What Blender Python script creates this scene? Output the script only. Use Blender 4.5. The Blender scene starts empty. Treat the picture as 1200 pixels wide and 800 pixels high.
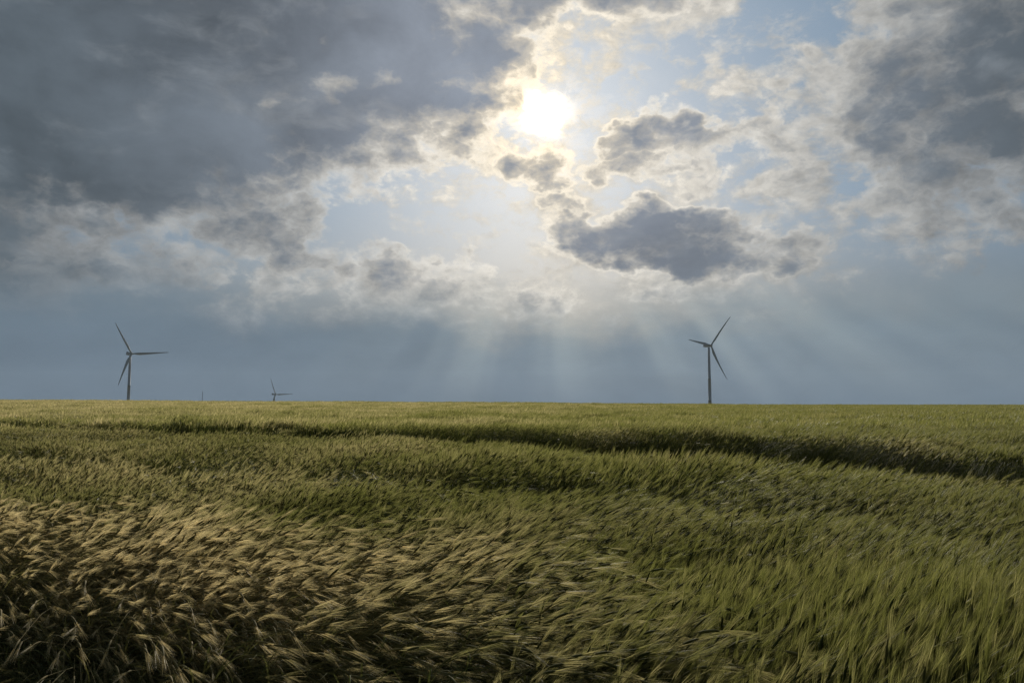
import bpy, math, random
import numpy as np
from mathutils import Vector, Matrix

random.seed(11)
rng = np.random.default_rng(11)
scene = bpy.context.scene
COL = scene.collection
R = math.radians

# ------------------------------------------------------------------ camera
F_PX, PITCH = 867.0, R(4.6)              # focal length for a 1200 px wide frame, upward tilt
CAM_Z = 1.65
cam_data = bpy.data.cameras.new('camera')
cam_data.sensor_width = 36.0
cam_data.lens = 36.0 * F_PX / 1200.0
cam_data.clip_start = 0.05
cam_data.clip_end = 30000.0
cam = bpy.data.objects.new('camera', cam_data)
COL.objects.link(cam)
cam.location = (0, 0, CAM_Z)
cam.rotation_euler = (R(90) + PITCH, 0, 0)
scene.camera = cam

SUN_AZ, SUN_EL = 2.5, 21.7               # degrees; azimuth from +Y towards +X

# ------------------------------------------------------------------ node helpers
class G:
    """small expression builder on top of a shader node tree"""
    def __init__(self, tree):
        self.t = tree
    def new(self, idname, **kw):
        n = self.t.nodes.new(idname)
        for k, v in kw.items():
            setattr(n, k, v)
        return n
    def put(self, sock, v):
        if isinstance(v, bpy.types.NodeSocket):
            self.t.links.new(v, sock)
        elif v is not None:
            sock.default_value = v
    def m(self, op, a, b=None, c=None, clamp=False):
        n = self.new('ShaderNodeMath', operation=op, use_clamp=clamp)
        self.put(n.inputs[0], a)
        if b is not None: self.put(n.inputs[1], b)
        if c is not None: self.put(n.inputs[2], c)
        return n.outputs[0]
    def add(self, a, b): return self.m('ADD', a, b)
    def sub(self, a, b): return self.m('SUBTRACT', a, b)
    def mul(self, a, b): return self.m('MULTIPLY', a, b)
    def mad(self, a, b, c): return self.m('MULTIPLY_ADD', a, b, c)
    def sat(self, a): return self.m('ADD', a, 0.0, clamp=True)
    def v(self, op, a, b=None, s=None):
        n = self.new('ShaderNodeVectorMath', operation=op)
        self.put(n.inputs[0], a)
        if b is not None: self.put(n.inputs[1], b)
        if s is not None: self.put(n.inputs['Scale'], s)
        return n.outputs['Value'] if op in ('LENGTH', 'DOT_PRODUCT', 'DISTANCE') else n.outputs['Vector']
    def sep(self, a):
        n = self.new('ShaderNodeSeparateXYZ'); self.put(n.inputs[0], a)
        return n.outputs
    def comb(self, x, y, z=0.0):
        n = self.new('ShaderNodeCombineXYZ')
        for i, q in enumerate((x, y, z)): self.put(n.inputs[i], q)
        return n.outputs[0]
    def ramp(self, x, a, b, lo=0.0, hi=1.0, kind='SMOOTHSTEP'):
        n = self.new('ShaderNodeMapRange', interpolation_type=kind)
        self.put(n.inputs['Value'], x)
        if a > b: a, b, lo, hi = b, a, hi, lo
        n.inputs['From Min'].default_value = a; n.inputs['From Max'].default_value = b
        n.inputs['To Min'].default_value = lo; n.inputs['To Max'].default_value = hi
        return n.outputs[0]
    def noise(self, vec, scale, detail=4.0, rough=0.5, dist=0.0, color=False, dims='3D', lac=2.0):
        n = self.new('ShaderNodeTexNoise', noise_dimensions=dims)
        if dims == '1D': self.put(n.inputs['W'], vec)
        else: self.put(n.inputs['Vector'], vec)
        n.inputs['Scale'].default_value = scale
        n.inputs['Detail'].default_value = detail
        n.inputs['Roughness'].default_value = rough
        n.inputs['Lacunarity'].default_value = lac
        n.inputs['Distortion'].default_value = dist
        return n.outputs['Color'] if color else n.outputs[0]
    def mix(self, f, a, b, blend='MIX'):
        n = self.new('ShaderNodeMix', data_type='RGBA', blend_type=blend, clamp_factor=True)
        self.put(n.inputs[0], f)
        for s, q in ((n.inputs[6], a), (n.inputs[7], b)):
            if isinstance(q, (tuple, list)): q = (*q[:3], 1.0)
            self.put(s, q)
        return n.outputs[2]
    def scale(self, col, f): return self.v('SCALE', col, s=f)

def lin(r, g, b):
    def f(c):
        c /= 255.0
        return c / 12.92 if c <= 0.04045 else ((c + 0.055) / 1.055) ** 2.4
    return (f(r), f(g), f(b))

# ------------------------------------------------------------------ sky
# cloud banks: azimuth, elevation, half sizes, turn (all in degrees), weight
THICK = [
    (-32.9, 22.8, 23.7, 9.6, 0, 1.25), (-21.5, 25.0, 18.3, 8.3, 0, 1.25), (-28.6, 18.3, 18.1, 5.6, 0, 0.75), (-13.8, 21.9, 11.2, 5.0, 12, 0.82), (-6.8, 24.8, 6.0, 3.1, 8, 0.74),
    (1.4, 30.7, 13.9, 3.0, 0, 0.9), (-35.9, 9.6, 11.4, 4.0, 0, 0.85), (-29.8, 9.4, 10.1, 2.4, 0, 0.8), (-25.7, 12.3, 12.9, 3.0, 0, 0.66), (-19.4, 13.6, 5.8, 3.4, -12, 0.95),
    (-16.6, 12.5, 3.0, 2.3, 0, 0.85), (-29.9, 12.3, 8.1, 3.0, 0, 0.6), (-14.0, 16.1, 2.8, 1.1, 18, 0.8), (-8.9, 9.0, 7.5, 2.8, 0, 0.68), (-4.7, 11.1, 3.0, 1.9, 0, 0.76),
    (-14.0, 7.7, 5.3, 2.3, 0, 0.6), (-11.9, 10.8, 3.0, 1.9, 0, 0.78), (0.0, 8.2, 4.7, 1.6, 0, 0.55), (2.0, 17.8, 3.6, 1.7, 8, 0.8), (1.2, 19.7, 1.7, 0.7, 30, 0.3),
    (10.5, 20.2, 3.8, 1.6, -6, 0.85), (16.5, 18.8, 5.5, 2.3, -4, 0.7), (10.2, 17.6, 3.6, 1.3, 4, 0.8), (19.9, 19.6, 4.2, 2.3, 0, 0.45), (16.1, 16.0, 2.8, 1.7, 0, 0.6),
    (4.7, 14.8, 2.3, 0.9, 4, 0.62), (11.6, 11.7, 7.6, 2.1, 5, 1.06), (17.6, 10.8, 5.5, 1.5, 0, 0.88), (6.7, 12.9, 4.1, 1.2, -6, 0.75), (13.4, 8.5, 4.2, 0.9, 8, 0.62),
    (9.6, 13.5, 3.0, 1.3, -10, 0.8), (33.6, 19.0, 9.8, 7.2, 10, 0.92), (30.0, 15.6, 7.9, 2.9, -8, 0.74), (37.8, 20.1, 12.0, 7.9, 0, 0.95), (25.4, 21.1, 7.1, 6.0, 0, 0.62),
    (20.5, 20.1, 5.6, 4.1, 10, 0.6), (23.0, 15.4, 6.2, 2.4, 0, 0.58), (30.4, 24.4, 10.2, 4.0, 0, 0.6), (21.5, 22.5, 6.8, 4.0, 20, 0.4), (33.7, 10.6, 3.8, 0.9, 3, 0.7),
    (24.3, 12.0, 6.1, 2.6, 0, 0.3), (23.0, 15.4, 5.5, 2.6, 0, 0.38), (34.8, 14.3, 6.2, 2.3, 0, 0.6), (-32.2, 7.5, 14.0, 4.0, 0, 0.6),
]
THIN = [
    (-2.7, 26.0, 8.8, 4.0, 0, 0.5), (9.5, 26.3, 9.6, 4.0, 0, 0.75), (2.7, 21.3, 9.2, 6.6, 0, 0.55), (-6.8, 20.2, 7.8, 2.6, 15, 0.7), (-4.0, 17.5, 12.5, 4.0, 0, 0.6),
    (-9.3, 14.9, 8.2, 2.0, 0, 0.45), (14.7, 22.7, 5.7, 2.0, 5, 0.6), (23.3, 24.1, 8.7, 4.6, 0, 0.7), (19.5, 16.0, 15.2, 7.9, 0, 0.7), (4.0, 15.3, 8.2, 2.0, 0, 0.6),
    (5.3, 11.8, 7.4, 4.0, 0, 0.75), (16.8, 8.8, 12.7, 3.3, 0, 0.7), (-6.7, 13.8, 1.5, 1.5, 0, 0.7), (0.0, 13.5, 4.8, 1.1, 14, 0.65), (29.3, 10.4, 10.8, 3.3, 0, 0.6),
    (-17.4, 7.9, 6.0, 2.6, -15, 0.55), (-26.0, 5.4, 4.3, 0.8, 0, 0.35), (-6.6, 8.2, 11.4, 3.6, 0, 0.5), (31.3, 10.1, 12.8, 5.3, 0, 0.3), (-15.0, 23.4, 4.3, 1.3, -14, 0.5),
    (-34.1, 19.2, 4.2, 2.0, -20, 0.5), (-23.5, 14.2, 13.0, 2.6, 0, 0.4), (-16.4, 16.0, 4.8, 2.6, 0, 0.4),
]
CLEAR = [
    (11.8, 24.3, 2.9, 1.5, -20, 0.8), (14.1, 21.4, 3.7, 0.9, 5, 0.9), (21.6, 26.8, 4.1, 1.2, 15, 0.7), (18.5, 25.3, 3.3, 1.3, 30, 0.7), (17.5, 16.5, 2.3, 1.5, -25, 0.7),
    (-8.0, 13.1, 6.1, 1.7, 0, 0.6), (-11.4, 18.8, 2.1, 4.0, 40, 0.2), (0.0, 11.2, 3.4, 1.3, 0, 0.5), (-5.4, 15.9, 6.2, 1.3, 0, 0.25),
    (-15.0, 23.0, 4.4, 1.0, -14, 1.25), (-25.0, 26.5, 5.0, .8, 8, .7),
]

world = bpy.data.worlds.new('World')
scene.world = world
world.use_nodes = True
wt = world.node_tree
wt.nodes.clear()
g = G(wt)

def build_sky():
    P = g.new('ShaderNodeTexCoord').outputs['Generated']
    P = g.v('NORMALIZE', P)
    x, y, z = g.sep(P)
    az = g.mul(g.m('ARCTAN2', x, y), 180 / math.pi)
    el = g.mul(g.m('ARCSINE', z), 180 / math.pi)
    base = g.comb(az, el, 1.0)
    # flattened copy of the direction: cloud noise is a little stretched sideways
    Q = g.v('MULTIPLY', P, (1.0, 1.0, 1.5))
    warp1 = g.noise(Q, 6.0, 3.0, 0.55, color=True)
    warp2 = g.noise(Q, 24.0, 3.0, 0.6, color=True)
    wv = g.v('ADD', g.v('SCALE', g.v('SUBTRACT', warp1, (.5, .5, .5)), s=9.0),
             g.v('SCALE', g.v('SUBTRACT', warp2, (.5, .5, .5)), s=4.0))
    wv = g.v('MULTIPLY', wv, (1, .7, 0))
    C = g.v('ADD', base, wv)

    def layout(items, soft):
        acc = None
        for (a0, e0, rx, ry, rot, w) in items:
            ca, sa = math.cos(R(rot)), math.sin(R(rot))          # turned clockwise for a positive angle
            k1, k2 = 1 / rx, 1 / ry
            r1 = (ca * k1, -sa * k1, (-ca * a0 + sa * e0) * k1)
            r2 = (sa * k2, ca * k2, (-sa * a0 - ca * e0) * k2)
            q1, q2 = g.v('DOT_PRODUCT', C, r1), g.v('DOT_PRODUCT', C, r2)
            q = g.ramp(g.mad(q2, q2, g.mul(q1, q1)), (1.0 + soft) ** 2, (1.0 - soft) ** 2)
            acc = g.mul(q, w) if acc is None else g.m('MAXIMUM', acc, g.mul(q, w))
        return acc

    sd = (math.sin(R(SUN_AZ)) * math.cos(R(SUN_EL)), math.cos(R(SUN_AZ)) * math.cos(R(SUN_EL)), math.sin(R(SUN_EL)))
    ang = g.mul(g.m('ARCCOSINE', g.m('MINIMUM', g.v('DOT_PRODUCT', P, sd), 1.0)), 180 / math.pi)   # degrees off the sun

    # fine structure
    n_big = g.noise(Q, 5.0, 6.0, 0.55, 0.3)
    n_fine = g.noise(g.v('ADD', Q, g.v('SCALE', warp1, s=0.06)), 17.0, 7.0, 0.60)
    Ps = g.v('ADD', Q, g.v('SCALE', g.v('SUBTRACT', sd, P), s=0.045))
    n_fine_s = g.noise(g.v('ADD', Ps, g.v('SCALE', warp1, s=0.06)), 17.0, 5.0, 0.60)
    relief = g.sub(n_fine_s, n_fine)                       # > 0 on the side away from the sun

    thick = layout(THICK, .72)
    thin = layout(THIN, .5)
    clear = layout(CLEAR, .5)
    # away from the measured part of the sky: broken cloud all round
    back = g.ramp(ang, 45, 70)
    thick = g.add(g.m('MINIMUM', thick, 1.25), g.mul(back, g.ramp(n_big, .35, .6, .2, .9)))
    hi = g.ramp(el, 28, 45)
    thick = g.add(thick, g.mul(hi, .4))

    # billows: rounded puffs at the cloud edges
    vq = g.v('ADD', Q, g.v('SCALE', g.v('SUBTRACT', warp2, (.5, .5, .5)), s=0.05))
    vo = g.new('ShaderNodeTexVoronoi', voronoi_dimensions='3D', feature='F1')
    g.put(vo.inputs['Vector'], vq)
    vo.inputs['Scale'].default_value = 15.0; vo.inputs['Detail'].default_value = 3.0
    vo.inputs['Roughness'].default_value = .55; vo.inputs['Lacunarity'].default_value = 2.3
    puff = g.sub(.62, vo.outputs['Distance'])
    tn = g.mad(g.sub(n_fine, .5), .80, g.mad(g.sub(n_big, .5), .60, g.mul(puff, .30)))
    D = g.sub(g.add(thick, tn), g.mul(clear, .25))
    Dl = g.sub(g.add(g.add(thin, g.mul(thick, .6)), g.mul(tn, 2.3)), g.mul(clear, .75))
    a_thin = g.ramp(Dl, .25, 1.0)
    a_thick = g.ramp(D, .30, .68)
    rim = g.ramp(D, .44, .92)
    Ds = g.sub(g.add(thick, g.mad(g.sub(n_fine, .5), .30, g.mul(g.sub(n_big, .5), .75))), g.mul(clear, .25))
    depth = g.ramp(Ds, .42, 1.08)

    # clear sky
    sky = g.new('ShaderNodeTexSky', sky_type='NISHITA', sun_disc=False)
    sky.sun_elevation = R(SUN_EL); sky.sun_rotation = R(SUN_AZ)
    sky.air_density = 1.0; sky.dust_density = 2.0; sky.ozone_density = 1.5
    nish = g.scale(sky.outputs[0], 1.0)
    near = g.m('EXPONENT', g.mul(ang, -1 / 9.0))
    wide = g.m('EXPONENT', g.mul(ang, -1 / 20.0))
    # milky air in front of the blue
    veil = g.mix(g.ramp(el, 3, 16), lin(104, 123, 140), lin(128, 161, 190))
    veil = g.scale(veil, g.mad(wide, .64, .60))
    clear_col = g.mix(.26, veil, g.scale(nish, .05))

    # lit edges and thin cloud: cream near the sun, grey far from it
    lit = g.mix(g.sat(g.mul(wide, 1.9)), lin(136, 143, 149), lin(229, 227, 222))
    lit = g.mix(g.sat(g.mul(near, .9)), lit, lin(250, 228, 186))
    lit = g.scale(lit, g.mad(near, .14, g.mad(wide, .27, .62)))
    lit = g.scale(lit, g.mad(relief, -1.6, 1.0))
    # deep cloud: slate, a little warmer and lighter towards the sun
    deep = g.mix(g.sat(g.mul(wide, 1.7)), lin(60, 74, 81), lin(130, 137, 148))
    n_wide = g.noise(Q, 2.2, 4.0, .55)
    deep = g.scale(deep, g.mad(g.add(g.sub(n_big, .5), g.mul(g.sub(n_wide, .5), .9)), 1.3, g.mad(relief, -.30, 1.0)))

    # shreds of thin cloud drifting across the gaps
    n_wisp = g.noise(g.v('ADD', g.v('MULTIPLY', P, (1.0, 1.0, 1.9)), g.v('SCALE', warp2, s=.05)), 26.0, 6.0, .62)
    wisp = g.mul(g.ramp(n_wisp, .46, .70), g.ramp(g.mad(g.sub(n_big, .5), 2.0, wide), .10, .55))
    c = g.mix(g.mul(wisp, .55), clear_col, g.scale(lit, 1.06))
    c = g.mix(g.mul(a_thin, .85), c, lit)
    mid = g.mix(g.sat(g.mul(wide, 1.5)), lin(95, 108, 117), lin(160, 163, 168))
    mid = g.scale(mid, g.mad(relief, -.9, 1.0))
    n_deck = g.noise(g.v('ADD', g.v('MULTIPLY', P, (1.0, 1.0, 2.4)), g.v('SCALE', warp1, s=.16)), 8.0, 6.0, .58)
    deck = g.ramp(n_deck, .50, .72)
    body = g.mix(depth, mid, deep)
    body = g.mix(g.mul(deck, .75), body, g.scale(mid, .92))
    cloud = g.mix(rim, lit, body)
    lining = g.mul(g.ramp(D, .30, .44), g.ramp(D, .66, .46))
    cloud = g.scale(cloud, g.mad(g.mul(lining, g.mad(near, 1.0, g.mul(wide, .6))), .55, 1.0))
    c = g.mix(a_thick, c, cloud)

    # low bank of blue haze that hides the feet of the clouds
    fx = g.ramp(g.mad(g.sub(n_big, .5), 7.0, g.mad(g.sub(n_fine, .5), 2.5, el)), 10.2, 4.2)
    hz_n = g.mad(g.sub(n_deck, .5), .40, g.mad(g.sub(n_wide, .5), .5, 1.0))
    haze_col = g.mix(g.ramp(el, 0, 9), lin(108, 126, 144), lin(116, 134, 148))
    haze_col = g.scale(haze_col, g.mad(wide, .32, .75))
    # sunbeams fanning down from behind the clouds
    dx = g.mul(g.sub(az, SUN_AZ), .94)
    dy = g.sub(SUN_EL, el)
    th = g.m('ARCTAN2', dx, dy)
    beam = g.noise(g.add(th, 3.0), 5.0, 2.0, .5, dims='1D')
    beam = g.mad(g.ramp(beam, .26, .82), .72, .24)
    fan = g.mul(g.ramp(g.m('ABSOLUTE', g.sub(th, .30)), 1.30, .30), g.mul(g.ramp(el, -3, 6.5), g.ramp(dy, 9.0, 14.5)))
    haze_col = g.mix(g.mul(g.mul(beam, fan), .34), haze_col, lin(205, 215, 212))
    c = g.mix(g.mul(fx, .96), c, g.scale(haze_col, hz_n))

    # the sun burning through thin cloud
    s1 = g.m('EXPONENT', g.mul(g.m('POWER', g.mul(ang, 1 / 1.35), 2.0), -1.0))
    s2 = g.m('EXPONENT', g.mul(ang, -1 / 2.8))
    holes = g.ramp(g.noise(g.v('ADD', Q, g.v('SCALE', warp2, s=.03)), 30.0, 5.0, .62), .60, .40)
    block = g.sub(1.0, g.mul(g.mul(a_thick, rim), .97))
    glow = g.mul(block, g.add(g.mul(s1, g.mad(holes, 2.4, 1.0)), g.mul(s2, g.mad(holes, .30, -.03))))
    tint = g.mix(g.sat(s1), (1.0, .74, .40), (1.0, .95, .86))
    c = g.v('ADD', c, g.scale(tint, glow))
    # below the horizon: dull earth light
    c = g.mix(g.ramp(el, -.5, -4), c, lin(60, 62, 50))
    bg = g.new('ShaderNodeBackground')
    g.put(bg.inputs['Color'], g.scale(c, 10.0))
    bg.inputs['Strength'].default_value = 0.1
    out = g.new('ShaderNodeOutputWorld')
    wt.links.new(bg.outputs[0], out.inputs['Surface'])
build_sky()
world.cycles.sampling_method = 'MANUAL'
world.cycles.sample_map_resolution = 512

sun_l = bpy.data.lights.new('sun', 'SUN')
sun_l.energy = 4.6
sun_l.angle = R(4.0)
sun_l.color = (1.0, .92, .79)
sun = bpy.data.objects.new('sun', sun_l)
COL.objects.link(sun)
sun.rotation_euler = (R(90 - SUN_EL), 0, R(180 - SUN_AZ))

# ------------------------------------------------------------------ tags
def tag(o, label=None, cat=None, group=None, kind=None):
    if label: o['label'] = label
    if cat: o['category'] = cat
    if group: o['group'] = group
    if kind: o['kind'] = kind
    return o

def mesh_from(name, verts, faces, mats=(), mat_idx=None, smooth=False):
    me = bpy.data.meshes.new(name)
    verts = np.asarray(verts, dtype=np.float32).reshape(-1, 3)
    lens = np.array([len(f) for f in faces], dtype=np.int32)
    flat = np.fromiter((i for f in faces for i in f), dtype=np.int32, count=int(lens.sum()))
    me.vertices.add(len(verts)); me.vertices.foreach_set('co', verts.ravel())
    me.loops.add(len(flat)); me.loops.foreach_set('vertex_index', flat)
    me.polygons.add(len(lens))
    starts = np.zeros(len(lens), np.int32); starts[1:] = np.cumsum(lens)[:-1]
    me.polygons.foreach_set('loop_start', starts)
    for m_ in mats: me.materials.append(m_)
    if mat_idx is not None: me.polygons.foreach_set('material_index', np.asarray(mat_idx, np.int32))
    if smooth: me.polygons.foreach_set('use_smooth', np.ones(len(lens), bool))
    me.update(calc_edges=True)
    return me

# ------------------------------------------------------------------ terrain
def sstep(a, b, x):
    t = np.clip((x - a) / (b - a), 0, 1)
    return t * t * (3 - 2 * t)

_ph = rng.uniform(0, 6.28, (40, 2)); _dr = rng.uniform(0, 6.28, 40)
def wob(x, y, wave, seed=0, n=5):
    """cheap smooth noise, about -1..1"""
    out = np.zeros_like(np.asarray(x, float))
    for i in range(n):
        k = (seed * 7 + i * 3) % 40
        f = 6.283 / wave * (0.6 + 0.75 * i / n)
        a = _dr[k]
        out = out + np.sin((x * math.cos(a) + y * math.sin(a)) * f + _ph[k, 0] + 1.3 * np.sin((x * math.sin(a) - y * math.cos(a)) * f * .6 + _ph[k, 1]))
    return out / n * 1.35

CREST = 150.0
def ground_z(x, y):
    x = np.asarray(x, float); y = np.asarray(y, float)
    t = np.clip(x / np.maximum(y, 30) , -1.2, 1.2)                 # gentle rise towards the left of the crest
    lift = np.interp(t, [-1.0, -.69, -.5, -.29, 0.0, .2, .4, 1.0], [1.25, 1.0, .86, .68, .50, .22, .05, .02])
    up = lift * sstep(20, CREST, y)
    z = up + .05 * wob(x, y, 30, 1) * sstep(4, 40, y) * sstep(260, 120, y)
    fall = np.interp(y, [0, CREST, 300, 600, 938, 1734, 3000, 30000], [0, 0, -3.0, -9.5, -15, -62, -90, -160])
    return z + fall

# the wheel track crossing the field (far wall in shade) and a fainter one nearer the camera
TRACK_A = np.array([(-40, 38.5), (-26, 34.5), (-18, 31), (-8.9, 25.7), (0, 21.2), (3.4, 17.6), (5.7, 15.0), (7.3, 11.6), (9.4, 9.0), (14, 4.8)], float)
TRACK_B = np.array([(-30, 26), (-14, 17.2), (-6.5, 12.4), (-3.4, 10.4), (0, 8.7), (1.4, 7.6), (2.6, 6.4), (3.6, 5.2), (4.8, 4.0), (7, 2.2)], float)
EDGE = np.array([(-12, 7.5), (-6.0, 5.5), (-3.6, 4.5), (-2.2, 3.75), (-1.1, 3.05), (0, 2.5), (.9, 2.15), (2.0, 1.8), (6, .9)], float)   # near margin of the crop
def line_y(P, x):
    return np.interp(x, P[:, 0], P[:, 1])
def line_s(P, x, y):
    """signed distance to the line, positive on the camera's side"""
    yy = line_y(P, x)
    e = .5
    sl = (line_y(P, x + e) - line_y(P, x - e)) / (2 * e)
    return (yy - y) / np.sqrt(1 + sl * sl)

def crop_height(x, y):
    h = .86 + .085 * wob(x, y, 3.4, 2) + .05 * wob(x, y, 1.3, 3)
    h = h + .08 * wob(x * .45, y, 9, 4) * sstep(3, 9, y) + .07 * wob(x * .3, y, 6, 14) * sstep(10, 25, y)
    a = line_s(TRACK_A, x, y) + .22 * wob(x, y, 2.2, 9)
    wall = np.interp(a * np.interp(x, [-14, -3, 4], [1.15, 1.0, .85]), [-2.5, -.2, .05, 1.7, 2.3, 3.6, 5.6], [1.0, 1.08, .10, .14, .44, .72, .98])
    b = line_s(TRACK_B, x, y) + .22 * wob(x, y, 1.6, 6)
    deep = np.interp(x, [-8, -3, 0, 2, 4], [.70, .80, .82, .74, .70])
    cut = np.interp(b, [-1.4, -.12, .0, .45, .6, 2.2], [1.03, 1.02, 1, 1, 1, 1.0]) * (1 - (1 - deep) * np.interp(b, [-.02, .04, .45, 1.6], [0, 1, 1, 0]))
    e = line_s(EDGE, x, y) + .14 * wob(x, y, 1.1, 7)
    marg = np.interp(e, [-2.6, -1.7, -.9, -.05, .10, .5], [1.0, .93, 1.07, 1.08, .70, .60])
    return np.clip(h * wall * cut * marg, .10, 1.15)

# ------------------------------------------------------------------ materials of the field
def principled(name):
    m_ = bpy.data.materials.new(name); m_.use_nodes = True
    t = m_.node_tree; t.nodes.clear()
    return m_, G(t)

def plant_material(name, green, ripe, trans, rough, spec):
    m_, q = principled(name)
    at = q.new('ShaderNodeAttribute', attribute_type='INSTANCER', attribute_name='ripe')
    pos = q.new('ShaderNodeNewGeometry')
    rnd = q.noise(q.v('MULTIPLY', pos.outputs['Position'], (1, 1, .35)), 5.5, 3.0, .6)
    isl = pos.outputs['Random Per Island']
    f = q.sat(q.add(at.outputs['Fac'], q.mad(q.sub(rnd, .5), .9, q.mul(q.sub(isl, .5), .35))))
    col = q.mix(f, green, ripe)
    col = q.scale(col, q.mad(isl, .5, .75))
    p = q.new('ShaderNodeBsdfPrincipled')
    q.put(p.inputs['Base Color'], col)
    p.inputs['Roughness'].default_value = rough
    p.inputs['Specular IOR Level'].default_value = spec
    tr = q.new('ShaderNodeBsdfTranslucent')
    q.put(tr.inputs['Color'], q.scale(col, 1.15))
    mx = q.new('ShaderNodeMixShader'); mx.inputs[0].default_value = trans
    q.t.links.new(p.outputs[0], mx.inputs[1]); q.t.links.new(tr.outputs[0], mx.inputs[2])
    out = q.new('ShaderNodeOutputMaterial')
    q.t.links.new(mx.outputs[0], out.inputs['Surface'])
    return m_

M_STEM = plant_material('barley_stem', (.080, .092, .022), (.20, .165, .065), .35, .65, .12)
M_LEAF = plant_material('barley_leaf', (.050, .068, .014), (.12, .11, .036), .42, .7, .08)
M_EAR = plant_material('barley_ear', (.075, .088, .020), (.24, .19, .08), .42, .65, .10)
M_AWN = plant_material('barley_awn', (.145, .152, .036), (.60, .49, .255), .68, .45, .35)

def soil_material():
    m_, q = principled('field_ground')
    pos = q.new('ShaderNodeNewGeometry').outputs['Position']
    n1 = q.noise(pos, .35, 5, .6); n2 = q.noise(pos, 9.0, 5, .65)
    rows = q.noise(q.v('MULTIPLY', pos, (.05, .9, 1)), 1.0, 4, .6)
    y = q.sep(pos)[1]
    soil = q.mix(n2, (.016, .016, .007), (.045, .042, .018))
    crop = q.mix(q.ramp(q.mad(n1, .6, q.mul(rows, .5)), .35, .75), (.075, .078, .026), (.20, .17, .075))
    col = q.mix(q.ramp(y, 90, 150), soil, crop)
    p = q.new('ShaderNodeBsdfPrincipled'); q.put(p.inputs['Base Color'], col)
    p.inputs['Roughness'].default_value = .9; p.inputs['Specular IOR Level'].default_value = .1
    b = q.new('ShaderNodeBump'); b.inputs['Strength'].default_value = .6; b.inputs['Distance'].default_value = .05
    q.put(b.inputs['Height'], n2); q.t.links.new(b.outputs[0], p.inputs['Normal'])
    out = q.new('ShaderNodeOutputMaterial'); q.t.links.new(p.outputs[0], out.inputs['Surface'])
    return m_

def build_ground():
    ys = np.concatenate([np.linspace(-60, 0, 7)[:-1], np.linspace(0, 60, 61)[:-1], np.linspace(60, 200, 71)[:-1], np.geomspace(200, 4000, 50)])
    us = np.sinh(np.linspace(-3.2, 3.2, 121)) / np.sinh(3.2)
    V, Fc = [], []
    for yv in ys:
        half = max(60.0, abs(yv) * 1.6)
        xs = us * half
        zs = ground_z(xs, np.full_like(xs, yv))
        V.append(np.stack([xs, np.full_like(xs, yv), zs], 1))
    n = len(us)
    for j in range(len(ys) - 1):
        for i in range(n - 1):
            Fc.append((j * n + i, j * n + i + 1, (j + 1) * n + i + 1, (j + 1) * n + i))
    me = mesh_from('field_ground', np.concatenate(V), Fc, [soil_material()], smooth=True)
    o = bpy.data.objects.new('field_ground', me); COL.objects.link(o)
    return tag(o, kind='structure')
build_ground()

# ------------------------------------------------------------------ barley
class Buf:
    def __init__(self): self.v, self.f, self.mi, self.n = [], [], [], 0
    def strip(self, pts, sides, widths, mat):
        """flat tapering ribbon along pts (list of Vector), sides = cross direction per point"""
        k = len(pts)
        for p, s, w in zip(pts, sides, widths):
            self.v.append(tuple(p - s * (w * .5))); self.v.append(tuple(p + s * (w * .5)))
        for i in range(k - 1):
            b = self.n + 2 * i
            self.f.append((b, b + 1, b + 3, b + 2)); self.mi.append(mat)
        self.n += 2 * k
    def tube(self, pts, rad, mat, sides=3):
        k = len(pts)
        for i, p in enumerate(pts):
            d = (pts[min(i + 1, k - 1)] - pts[max(i - 1, 0)]).normalized()
            a = d.cross(Vector((0, 1, .13))).normalized(); b = d.cross(a)
            for j in range(sides):
                t = 6.2832 * j / sides
                self.v.append(tuple(p + (a * math.cos(t) + b * math.sin(t)) * rad[i]))
        for i in range(k - 1):
            for j in range(sides):
                q0 = self.n + i * sides + j; q1 = self.n + i * sides + (j + 1) % sides
                self.f.append((q0, q1, q1 + sides, q0 + sides)); self.mi.append(mat)
        self.n += k * sides

def rot_about(v, axis, a): return Matrix.Rotation(a, 3, axis) @ v

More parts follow.
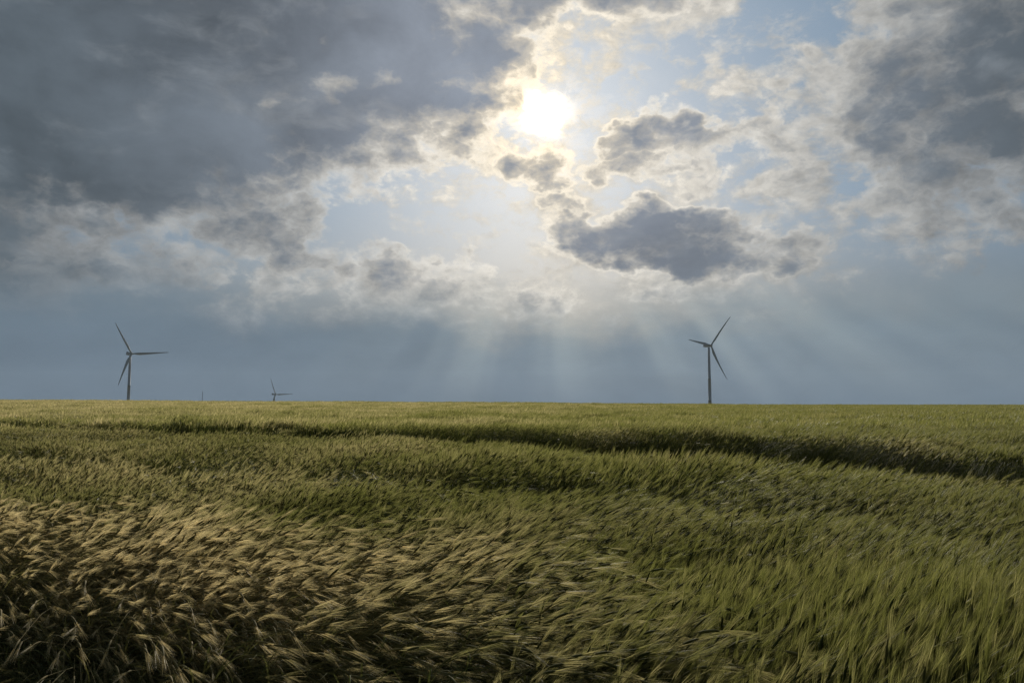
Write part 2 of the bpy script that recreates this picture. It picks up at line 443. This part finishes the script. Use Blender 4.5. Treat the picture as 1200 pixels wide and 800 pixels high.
def plant(buf, rnd, ox, oy, bend, lod):
    """one barley plant leaning along +X; lod 0 near, 1 middle"""
    b = max(.05, bend + rnd.gauss(0, .14))
    yaw = rnd.gauss(0, .30); H = rnd.uniform(.80, 1.02) * (1 + .34 * b)
    th0 = rnd.gauss(.08 + .14 * b, .07)
    n = 9 if lod == 0 else 5
    cy, sy = math.cos(yaw), math.sin(yaw)
    def axis(th): return Vector((math.sin(th) * cy, math.sin(th) * sy, math.cos(th)))
    pts = [Vector((ox, oy, 0))]; ths = [th0]
    for i in range(n):
        t = (i + 1) / n
        u = min(1.0, max(0.0, (t - .15) / .80))
        th = th0 + b * 1.12 * u * u * (3 - 2 * u)
        pts.append(pts[-1] + axis(th) * (H * .80 / n)); ths.append(th)
    side = Vector((-sy, cy, 0))
    if lod == 0:
        buf.tube(pts, [.0015 - .0007 * i / n for i in range(n + 1)], 0)
    else:
        tw = rnd.uniform(-.9, .9)
        buf.strip(pts, [rot_about(side, Vector((0, 0, 1)), tw)] * (n + 1), [.0060] * (n + 1), 0)
    # leaves
    for _ in range(rnd.choice((1, 2, 2)) if lod == 0 else 1):
        k = rnd.randint(2, 5) if lod == 0 else rnd.randint(1, 3)
        az = rnd.gauss(yaw, 1.1); d = Vector((math.cos(az), math.sin(az), 0)); sd = Vector((-d.y, d.x, rnd.uniform(-.5, .5))).normalized()
        L = rnd.uniform(.14, .27); a0 = rnd.uniform(.25, .7); m_ = 5 if lod == 0 else 3
        q = [pts[k].copy()]
        for i in range(m_):
            a = a0 + 1.6 * ((i + .5) / m_) ** 1.5
            q.append(q[-1] + (d * math.sin(a) + Vector((0, 0, 1)) * math.cos(a)) * (L / m_))
        w = rnd.uniform(.004, .008)
        buf.strip(q, [sd] * (m_ + 1), [w * (1 - .92 * (i / m_) ** 1.6) for i in range(m_ + 1)], 1)
    # ear
    th = ths[-1] + rnd.uniform(-.02, .14) * (0.4 + b); ear = [pts[-1]]
    EL = rnd.uniform(.055, .085) * (.85 if lod == 0 else 1); ne = 4 if lod == 0 else 2
    for i in range(ne):
        th += (.05 + .12 * b) / ne
        ear.append(ear[-1] + axis(th) * (EL / ne))
    if lod == 0:
        prof = [.0022, .0040, .0043, .0036, .0014]
        buf.tube(ear, [r_ * rnd.uniform(.85, 1.15) for r_ in prof], 2, 5)
    else:
        buf.tube(ear, [.004, .0065, .0025], 2, 3)
    # awns
    A = 28 if lod == 0 else 14
    ax = axis(th); nrm = side.cross(ax)
    for i in range(A):
        t = (i + rnd.random()) / A
        seg = t * ne; k = min(int(seg), ne - 1); p = ear[k].lerp(ear[k + 1], seg - k)
        fan = rnd.uniform(.015, .13) * (1 if lod == 0 else 1.1); ph = rnd.uniform(0, 6.283)
        d = (ax + (side * math.cos(ph) + nrm * math.sin(ph)) * math.tan(fan)).normalized()
        L = rnd.uniform(.11, .19) * (1 - .15 * t) * (.78 if lod == 0 else 1)
        sag = Vector((.35 * cy * b, .35 * sy * b, -.30)) * L * rnd.uniform(.0, .3)
        s_ = rot_about(d.orthogonal().normalized(), d, rnd.uniform(0, 6.28))
        w = rnd.uniform(.0007, .0011) if lod == 0 else rnd.uniform(.0022, .0030)
        if lod == 0:
            buf.strip([p, p + d * (L * .5) + sag * .25, p + d * L + sag], [s_] * 3, [w, w * .8, w * .2], 3)
        else:
            buf.strip([p, p + d * L + sag * .8], [s_] * 2, [w, w * .25], 3)

def far_plant(buf, rnd, ox, oy, bend):
    yaw = rnd.gauss(0, .45); th = rnd.gauss(.10 + .75 * bend, .22)
    cy, sy = math.cos(yaw), math.sin(yaw)
    H = rnd.uniform(.60, .82)
    up = Vector((math.sin(th * .35) * cy, math.sin(th * .35) * sy, math.cos(th * .35)))
    a = Vector((ox, oy, 0)); c = a + up * H
    tw = rnd.uniform(-1.2, 1.2); sd = Vector((-math.sin(yaw + tw), math.cos(yaw + tw), 0))
    buf.strip([a, a.lerp(c, .55), c], [sd] * 3, [.020, .016, .010], rnd.choice((0, 1)))
    d = Vector((math.sin(th) * cy, math.sin(th) * sy, math.cos(th)))
    for _ in range(3):
        dd = (d + Vector((rnd.gauss(0, .16), rnd.gauss(0, .16), rnd.gauss(0, .16)))).normalized()
        s_ = rot_about(dd.orthogonal().normalized(), dd, rnd.uniform(0, 6.28))
        L = rnd.uniform(.16, .26)
        e = c + dd * L + Vector((.03 * cy, .03 * sy, -.04)) * rnd.random()
        buf.strip([c, c.lerp(e, .4), e], [s_] * 3, [.006, .014, .002], 3)

BENDS = (.15, .45, .80, 1.25)
protos = bpy.data.collections.new('barley_tufts')
MATS = [M_STEM, M_LEAF, M_EAR, M_AWN]
LOD = []            # first prototype number of every level of detail
VAR = (5, 4, 3)
PROTO_H = []        # height of every prototype
def add_protos():
    num = 0
    for lod in range(3):
        LOD.append(num)
        for bi, b in enumerate(BENDS):
            for v_ in range(VAR[lod]):
                rnd = random.Random(1000 * lod + 100 * bi + v_)
                buf = Buf()
                if lod == 0:
                    for _ in range(28): plant(buf, rnd, rnd.gauss(0, .17), rnd.gauss(0, .17), b, 0)
                elif lod == 1:
                    for _ in range(26): plant(buf, rnd, rnd.gauss(0, .17), rnd.gauss(0, .17), b, 1)
                else:
                    for _ in range(110): far_plant(buf, rnd, rnd.uniform(-.55, .55), rnd.uniform(-.55, .55), b)
                me = mesh_from('barley_tuft', buf.v, buf.f, MATS, buf.mi)
                o = bpy.data.objects.new('tuft_%03d' % num, me)
                protos.objects.link(o); num += 1
                PROTO_H.append(np.percentile(np.array([q[2] for q in buf.v]), 97))
add_protos()
PROTO_H = np.array(PROTO_H)

def scatter():
    pts, rots, scl, idx, ripe = [], [], [], [], []
    def ring(y0, y1, step, lod, spread):
        ny = int((y1 - y0) / step)
        for j in range(ny):
            yb = y0 + (j + .5) * step
            half = (.98 if lod == 2 else .80) * max(yb, 1.0) + spread
            nx = int(2 * half / step)
            xs = (np.arange(nx) + .5) * step - half + rng.uniform(-.5, .5, nx) * step
            ysj = yb + rng.uniform(-.5, .5, nx) * step
            h = crop_height(xs, ysj)
            d = np.hypot(xs, ysj)
            keep = (d > .55) & ((h > .30) | (rng.random(nx) < .10))
            if lod == 0: keep &= ~((h < .50) & (rng.random(nx) < .35))
            xs, ysj, h = xs[keep], ysj[keep], h[keep]
            n = len(xs)
            # wind: gusts bend the crop towards +X, a little towards the camera
            px = xs / np.maximum(ysj, .5)
            fore = sstep(8.5, 4.0, ysj) * sstep(.35, -.25, px)                 # the near left corner is laid over hardest
            gust = .48 + .26 * wob(xs, ysj, 2.6, 5) + .18 * wob(xs, ysj, 7.0, 8) - .38 * np.clip(px + .05, -.5, .7) + .30 * fore
            bi = np.clip(np.round(gust * 3 + rng.normal(0, .42, n)), 0, 3).astype(int)
            pidx = LOD[lod] + bi * VAR[lod] + rng.integers(0, VAR[lod], n)
            yaw = R(-46) + .55 * sstep(-.1, .6, px) + R(24) * fore + .30 * wob(xs, ysj, 2.4, 10) + rng.normal(0, .12, n)
            tx = rng.normal(0, .03, n) + .05 * wob(xs, ysj, 1.7, 12); ty = rng.normal(0, .03, n) + .10 * (gust - .5)
            rp = .08 + .20 * wob(xs, ysj, 3.4, 11) + .18 * wob(xs, ysj, 12, 13) - .28 * np.clip(px, -.6, .7) + .16 * sstep(20, 90, ysj) * sstep(.5, -.1, px) - .25 * sstep(122, 145, ysj)
            e = line_s(EDGE, xs, ysj)
            rp = rp + .45 * np.interp(e, [-1.7, -.8, -.1, .2], [0, 1, 1, -.3]) * np.interp(px, [-.7, -.2, .25], [1.1, .75, .10])
            z = ground_z(xs, ysj) - .01
            pts.append(np.stack([xs, ysj, z], 1)); rots.append(np.stack([tx, ty, yaw], 1))
            s = np.sqrt(h / .86)
            ph = PROTO_H[pidx]                                         # laid-over tufts are lower: lift them to the crop's height
            k = np.clip(h / ph, .1, 1.22); sx = np.clip(.5 * s + .5 * k, .5, 1.1)
            scl.append(np.stack([sx * rng.uniform(.92, 1.08, n), sx * rng.uniform(.92, 1.08, n), k * rng.uniform(.94, 1.06, n)], 1))
            idx.append(pidx); ripe.append(np.clip(rp, 0, 1))
    ring(.5, 7.5, .125, 0, 1.6)
    ring(7.5, 24, .30, 1, 2.5)
    ring(24, 90, .85, 2, 4)
    ring(90, 190, 1.05, 2, 8)
    return [np.concatenate(a) for a in (pts, rots, scl, idx, ripe)]

def build_barley():
    P, Rt, S, I, Rp = scatter()
    n = len(P)
    me = bpy.data.meshes.new('barley_crop')
    me.vertices.add(n); me.vertices.foreach_set('co', P.astype(np.float32).ravel())
    for nm, typ, data, key in (('rot', 'FLOAT_VECTOR', Rt, 'vector'), ('scl', 'FLOAT_VECTOR', S, 'vector'), ('pidx', 'INT', I, 'value'), ('ripe', 'FLOAT', Rp, 'value')):
        at = me.attributes.new(nm, typ, 'POINT')
        at.data.foreach_set(key, np.ascontiguousarray(data, dtype=np.int32 if typ == 'INT' else np.float32).ravel())
    o = bpy.data.objects.new('barley_crop', me); COL.objects.link(o)
    ng = bpy.data.node_groups.new('barley_scatter', 'GeometryNodeTree')
    ng.interface.new_socket('Geometry', in_out='INPUT', socket_type='NodeSocketGeometry')
    ng.interface.new_socket('Geometry', in_out='OUTPUT', socket_type='NodeSocketGeometry')
    N = ng.nodes.new; L = ng.links.new
    gi, go = N('NodeGroupInput'), N('NodeGroupOutput')
    ci = N('GeometryNodeCollectionInfo'); ci.inputs['Collection'].default_value = protos
    ci.inputs['Separate Children'].default_value = True; ci.inputs['Reset Children'].default_value = True
    ip = N('GeometryNodeInstanceOnPoints'); ip.inputs['Pick Instance'].default_value = True
    def attr(nm, typ):
        a = N('GeometryNodeInputNamedAttribute'); a.data_type = typ; a.inputs['Name'].default_value = nm
        return a.outputs['Attribute']
    L(gi.outputs[0], ip.inputs['Points']); L(ci.outputs[0], ip.inputs['Instance'])
    L(attr('pidx', 'INT'), ip.inputs['Instance Index'])
    er = N('FunctionNodeEulerToRotation'); L(attr('rot', 'FLOAT_VECTOR'), er.inputs[0])
    L(er.outputs[0], ip.inputs['Rotation']); L(attr('scl', 'FLOAT_VECTOR'), ip.inputs['Scale'])
    L(ip.outputs[0], go.inputs[0])
    md = o.modifiers.new('scatter', 'NODES'); md.node_group = ng
    tag(o, 'wind-blown green and straw-coloured bearded barley filling the field', 'barley', kind='stuff')
    print('barley tufts:', n)
build_barley()

# ------------------------------------------------------------------ wind turbines
def paint(name, col, rough=.7):
    m_, q = principled(name)
    pos = q.new('ShaderNodeTexCoord').outputs['Object']
    n = q.noise(q.v('MULTIPLY', pos, (1, 1, .12)), .6, 4, .6)
    p = q.new('ShaderNodeBsdfPrincipled')
    q.put(p.inputs['Base Color'], q.mix(n, tuple(c * .85 for c in col), tuple(min(1, c * 1.1) for c in col)))
    p.inputs['Roughness'].default_value = rough; p.inputs['Specular IOR Level'].default_value = .2
    out = q.new('ShaderNodeOutputMaterial'); q.t.links.new(p.outputs[0], out.inputs['Surface'])
    return m_
M_WHITE = paint('turbine_paint', (.36, .37, .38))
M_DARK = paint('grey_metal', (.16, .165, .17), .5)

def loft(rings, cap=True):
    k = len(rings[0]); V = [tuple(p) for r_ in rings for p in r_]; Fc = []
    for i in range(len(rings) - 1):
        for j in range(k):
            Fc.append((i * k + j, i * k + (j + 1) % k, (i + 1) * k + (j + 1) % k, (i + 1) * k + j))
    if cap:
        Fc.append(tuple(range(k - 1, -1, -1))); Fc.append(tuple(range((len(rings) - 1) * k, len(rings) * k)))
    return V, Fc

def circle(rad, z, n=24): return [(rad * math.cos(6.2832 * i / n), rad * math.sin(6.2832 * i / n), z) for i in range(n)]

HUB_H, BLADE = 78.0, 45.0
def blade_mesh():
    rings = []
    for i in range(22):
        t = i / 21; r_ = .9 + t * (BLADE - .9)
        if t < .06: ch, th = 1.9, 1.9
        else:
            ch = np.interp(t, [.06, .20, .45, .75, .95, 1], [1.9, 3.5, 2.5, 1.5, .85, .12])
            th = np.interp(t, [.06, .20, .45, .75, 1], [1.9, .95, .5, .25, .05])
        tw = R(np.interp(t, [0, .2, .5, 1], [24, 17, 8, 1]))
        off = np.interp(t, [0, .06, .2, 1], [0, 0, .55, .1])
        flex = 3.0 * t + 4.6 * t ** 2                                   # bent by the load, out of the rotor plane
        ring = []
        for j in range(14):
            a = 6.2832 * j / 14
            x_ = .5 * ch * math.cos(a) + off; y_ = .5 * th * math.sin(a) * (1 - .35 * math.cos(a) * (t > .06))
            ring.append((x_ * math.cos(tw) - y_ * math.sin(tw), -flex + x_ * math.sin(tw) + y_ * math.cos(tw), r_))
        rings.append(ring)
    return loft(rings)

def child(name, V, Fc, m_, parent, smooth=True):
    me = mesh_from(name, V, Fc, [m_], smooth=smooth)
    o = bpy.data.objects.new(name, me); COL.objects.link(o); o.parent = parent
    return o

def make_turbine():
    root = bpy.data.objects.new('wind_turbine', None); COL.objects.link(root)
    # tower: tapering steel tube with section flanges
    rings = []
    for i, z in enumerate((-3.0, 0, 12, 12.01, 12.25, 12.26, 38, 38.01, 38.25, 38.26, 60, HUB_H - 2.1)):
        rad = float(np.interp(z, [0, HUB_H], [2.05, 1.25])) + (.06 if i in (3, 4, 7, 8) else 0)
        rings.append(circle(rad, z))
    tower = child('tower', *loft(rings), M_WHITE, root)
    door = child('door', *loft([[(-.5, -2.12, .4), (.5, -2.12, .4), (.5, -2.0, .4), (-.5, -2.0, .4)], [(-.5, -2.12, 2.6), (.5, -2.12, 2.6), (.5, -2.0, 2.6), (-.5, -2.0, 2.6)]]), M_DARK, tower, False)
    # nacelle along local Y, rotor at -Y
    nac = []
    for y_, w, hh, zc in ((-2.6, 1.25, 1.25, 0), (-2.2, 1.55, 1.6, .05), (0, 1.75, 1.85, .15), (4.5, 1.75, 1.85, .2), (7.4, 1.6, 1.65, .3), (8.2, 1.2, 1.2, .4)):
        ring = []
        for j in range(16):
            a = 6.2832 * j / 16; c, s = math.cos(a), math.sin(a)
            ring.append((w * math.copysign(abs(c) ** .5, c), y_, HUB_H + zc + hh * math.copysign(abs(s) ** .5, s)))
        nac.append(ring)
    nacelle = child('nacelle', *loft(nac), M_WHITE, root)
    cool = child('cooler', *loft([[(-1.3, 6.4, HUB_H + 1.9), (1.3, 6.4, HUB_H + 1.9), (1.3, 7.2, HUB_H + 1.9), (-1.3, 7.2, HUB_H + 1.9)], [(-1.3, 6.5, HUB_H + 3.0), (1.3, 6.5, HUB_H + 3.0), (1.3, 7.1, HUB_H + 3.0), (-1.3, 7.1, HUB_H + 3.0)]]), M_DARK, nacelle, False)
    sp = []
    for y_, rad in ((-2.5, 1.5), (-3.2, 1.65), (-4.3, 1.6), (-5.2, 1.15), (-5.75, .5), (-5.85, .08)):
        sp.append([(rad * math.cos(6.2832 * i / 20), y_, HUB_H + rad * math.sin(6.2832 * i / 20)) for i in range(20)])
    child('hub', *loft(sp), M_WHITE, root)
    bv, bf = blade_mesh()
    me = mesh_from('blade', bv, bf, [M_WHITE], smooth=True)
    for k in range(3):
        o = bpy.data.objects.new('blade', me); COL.objects.link(o); o.parent = root
        o.location = (0, -3.8, HUB_H)
    return root

def copy_tree(o, parent=None):
    c = o.copy(); COL.objects.link(c); c.parent = parent
    for ch in [q for q in bpy.data.objects if q.parent == o]: copy_tree(ch, c)
    return c

def set_turbine(root, x, y, hub_z, yaw, phase, label):
    root.location = (x, y, hub_z - HUB_H); root.rotation_euler = (0, 0, yaw)
    bl = [q for q in root.children if q.name.startswith('blade')]
    for k, b in enumerate(bl):
        b.rotation_euler = (0, R(phase + 120 * k), 0)          # turned clockwise as seen from the front
    tag(root, label, 'wind turbine', 'wind turbines beyond the field')

proto_t = make_turbine()
# x, y, hub height above the camera's ground, yaw, rotor phase, label
TURB = [
    (-484.9, 938, 61.4, 54, -35, 'large wind turbine standing alone at the far left with one blade level to the right'),
    (238.7, 895, 68.5, 31, 36, 'large wind turbine right of centre with a blade pointing up to the right'),
    (-555.0, 1734, 17.1, 60, -32, 'smallest and farthest wind turbine, mostly sunk behind the crest of the field'),
]
turbines = [proto_t, copy_tree(proto_t), copy_tree(proto_t)]
for (x, y, hz, yaw, ph, lab), t_ in zip(TURB, turbines):
    set_turbine(t_, x, y, hz, R(yaw), ph, lab)

# thin far mast, lattice of three legs
def make_mast(x, dist, top):
    H = 60.0
    b = Buf()
    legs = [[Vector((r_ * math.cos(a), r_ * math.sin(a), z)) for z, r_ in ((0, .9), (H * .9, .55), (H, .4))] for a in (0, 2.094, 4.189)]
    for l in legs: b.tube(l, [.12] * 3, 0, 6)
    nb = 24
    for i in range(nb):
        z0, z1 = H * i / nb, H * (i + 1) / nb
        for k in range(3):
            a0, a1 = 2.094 * k, 2.094 * (k + 1)
            r0, r1 = np.interp([z0, z1], [0, H], [.9, .4])
            b.tube([Vector((r0 * math.cos(a0), r0 * math.sin(a0), z0)), Vector((r1 * math.cos(a1), r1 * math.sin(a1), z1))], [.06, .06], 0, 4)
    root = bpy.data.objects.new('radio_mast', None); COL.objects.link(root)
    root.location = (x, dist, top - H)
    child('lattice', b.v, b.f, M_DARK, root, False)
    s = Buf(); s.tube([Vector((0, 0, H - .5)), Vector((0, 0, H + 3))], [.12, .05], 0, 6)
    child('tip', s.v, s.f, M_DARK, root)
    tag(root, 'faint thin mast left of the smallest wind turbine, barely above the horizon', 'mast')
make_mast(-626.1, 1500, 21.0)

# ------------------------------------------------------------------ air
def build_haze():
    x0, x1, y0, y1, z0, z1 = -6600, 6600, -200, 4100, -125, 160
    V = [(x, y, z) for z in (z0, z1) for y in (y0, y1) for x in (x0, x1)]
    Fc = [(0, 2, 3, 1), (4, 5, 7, 6), (0, 1, 5, 4), (2, 6, 7, 3), (0, 4, 6, 2), (1, 3, 7, 5)]
    m_, q = principled('haze_air')
    v_ = q.new('ShaderNodeVolumePrincipled')
    v_.inputs['Color'].default_value = (.66, .82, 1.0, 1)
    v_.inputs['Density'].default_value = HAZE_DENSITY
    v_.inputs['Anisotropy'].default_value = .1
    out = q.new('ShaderNodeOutputMaterial'); q.t.links.new(v_.outputs[0], out.inputs['Volume'])
    o = bpy.data.objects.new('haze', mesh_from('haze', V, Fc, [m_])); COL.objects.link(o)
    return tag(o, kind='stuff')
HAZE_DENSITY = .00005
build_haze()

# ------------------------------------------------------------------ view
scene.view_settings.view_transform = 'Standard'
scene.view_settings.look = 'None'
scene.view_settings.exposure = 0
scene.view_settings.gamma = 1
scene.view_settings.use_curve_mapping = False
scene.cycles.max_bounces = 6
scene.cycles.diffuse_bounces = 3
scene.cycles.transmission_bounces = 4
scene.cycles.use_denoising = True
scene.cycles.denoising_prefilter = 'NONE'
scene.cycles.denoising_input_passes = 'RGB_ALBEDO_NORMAL'
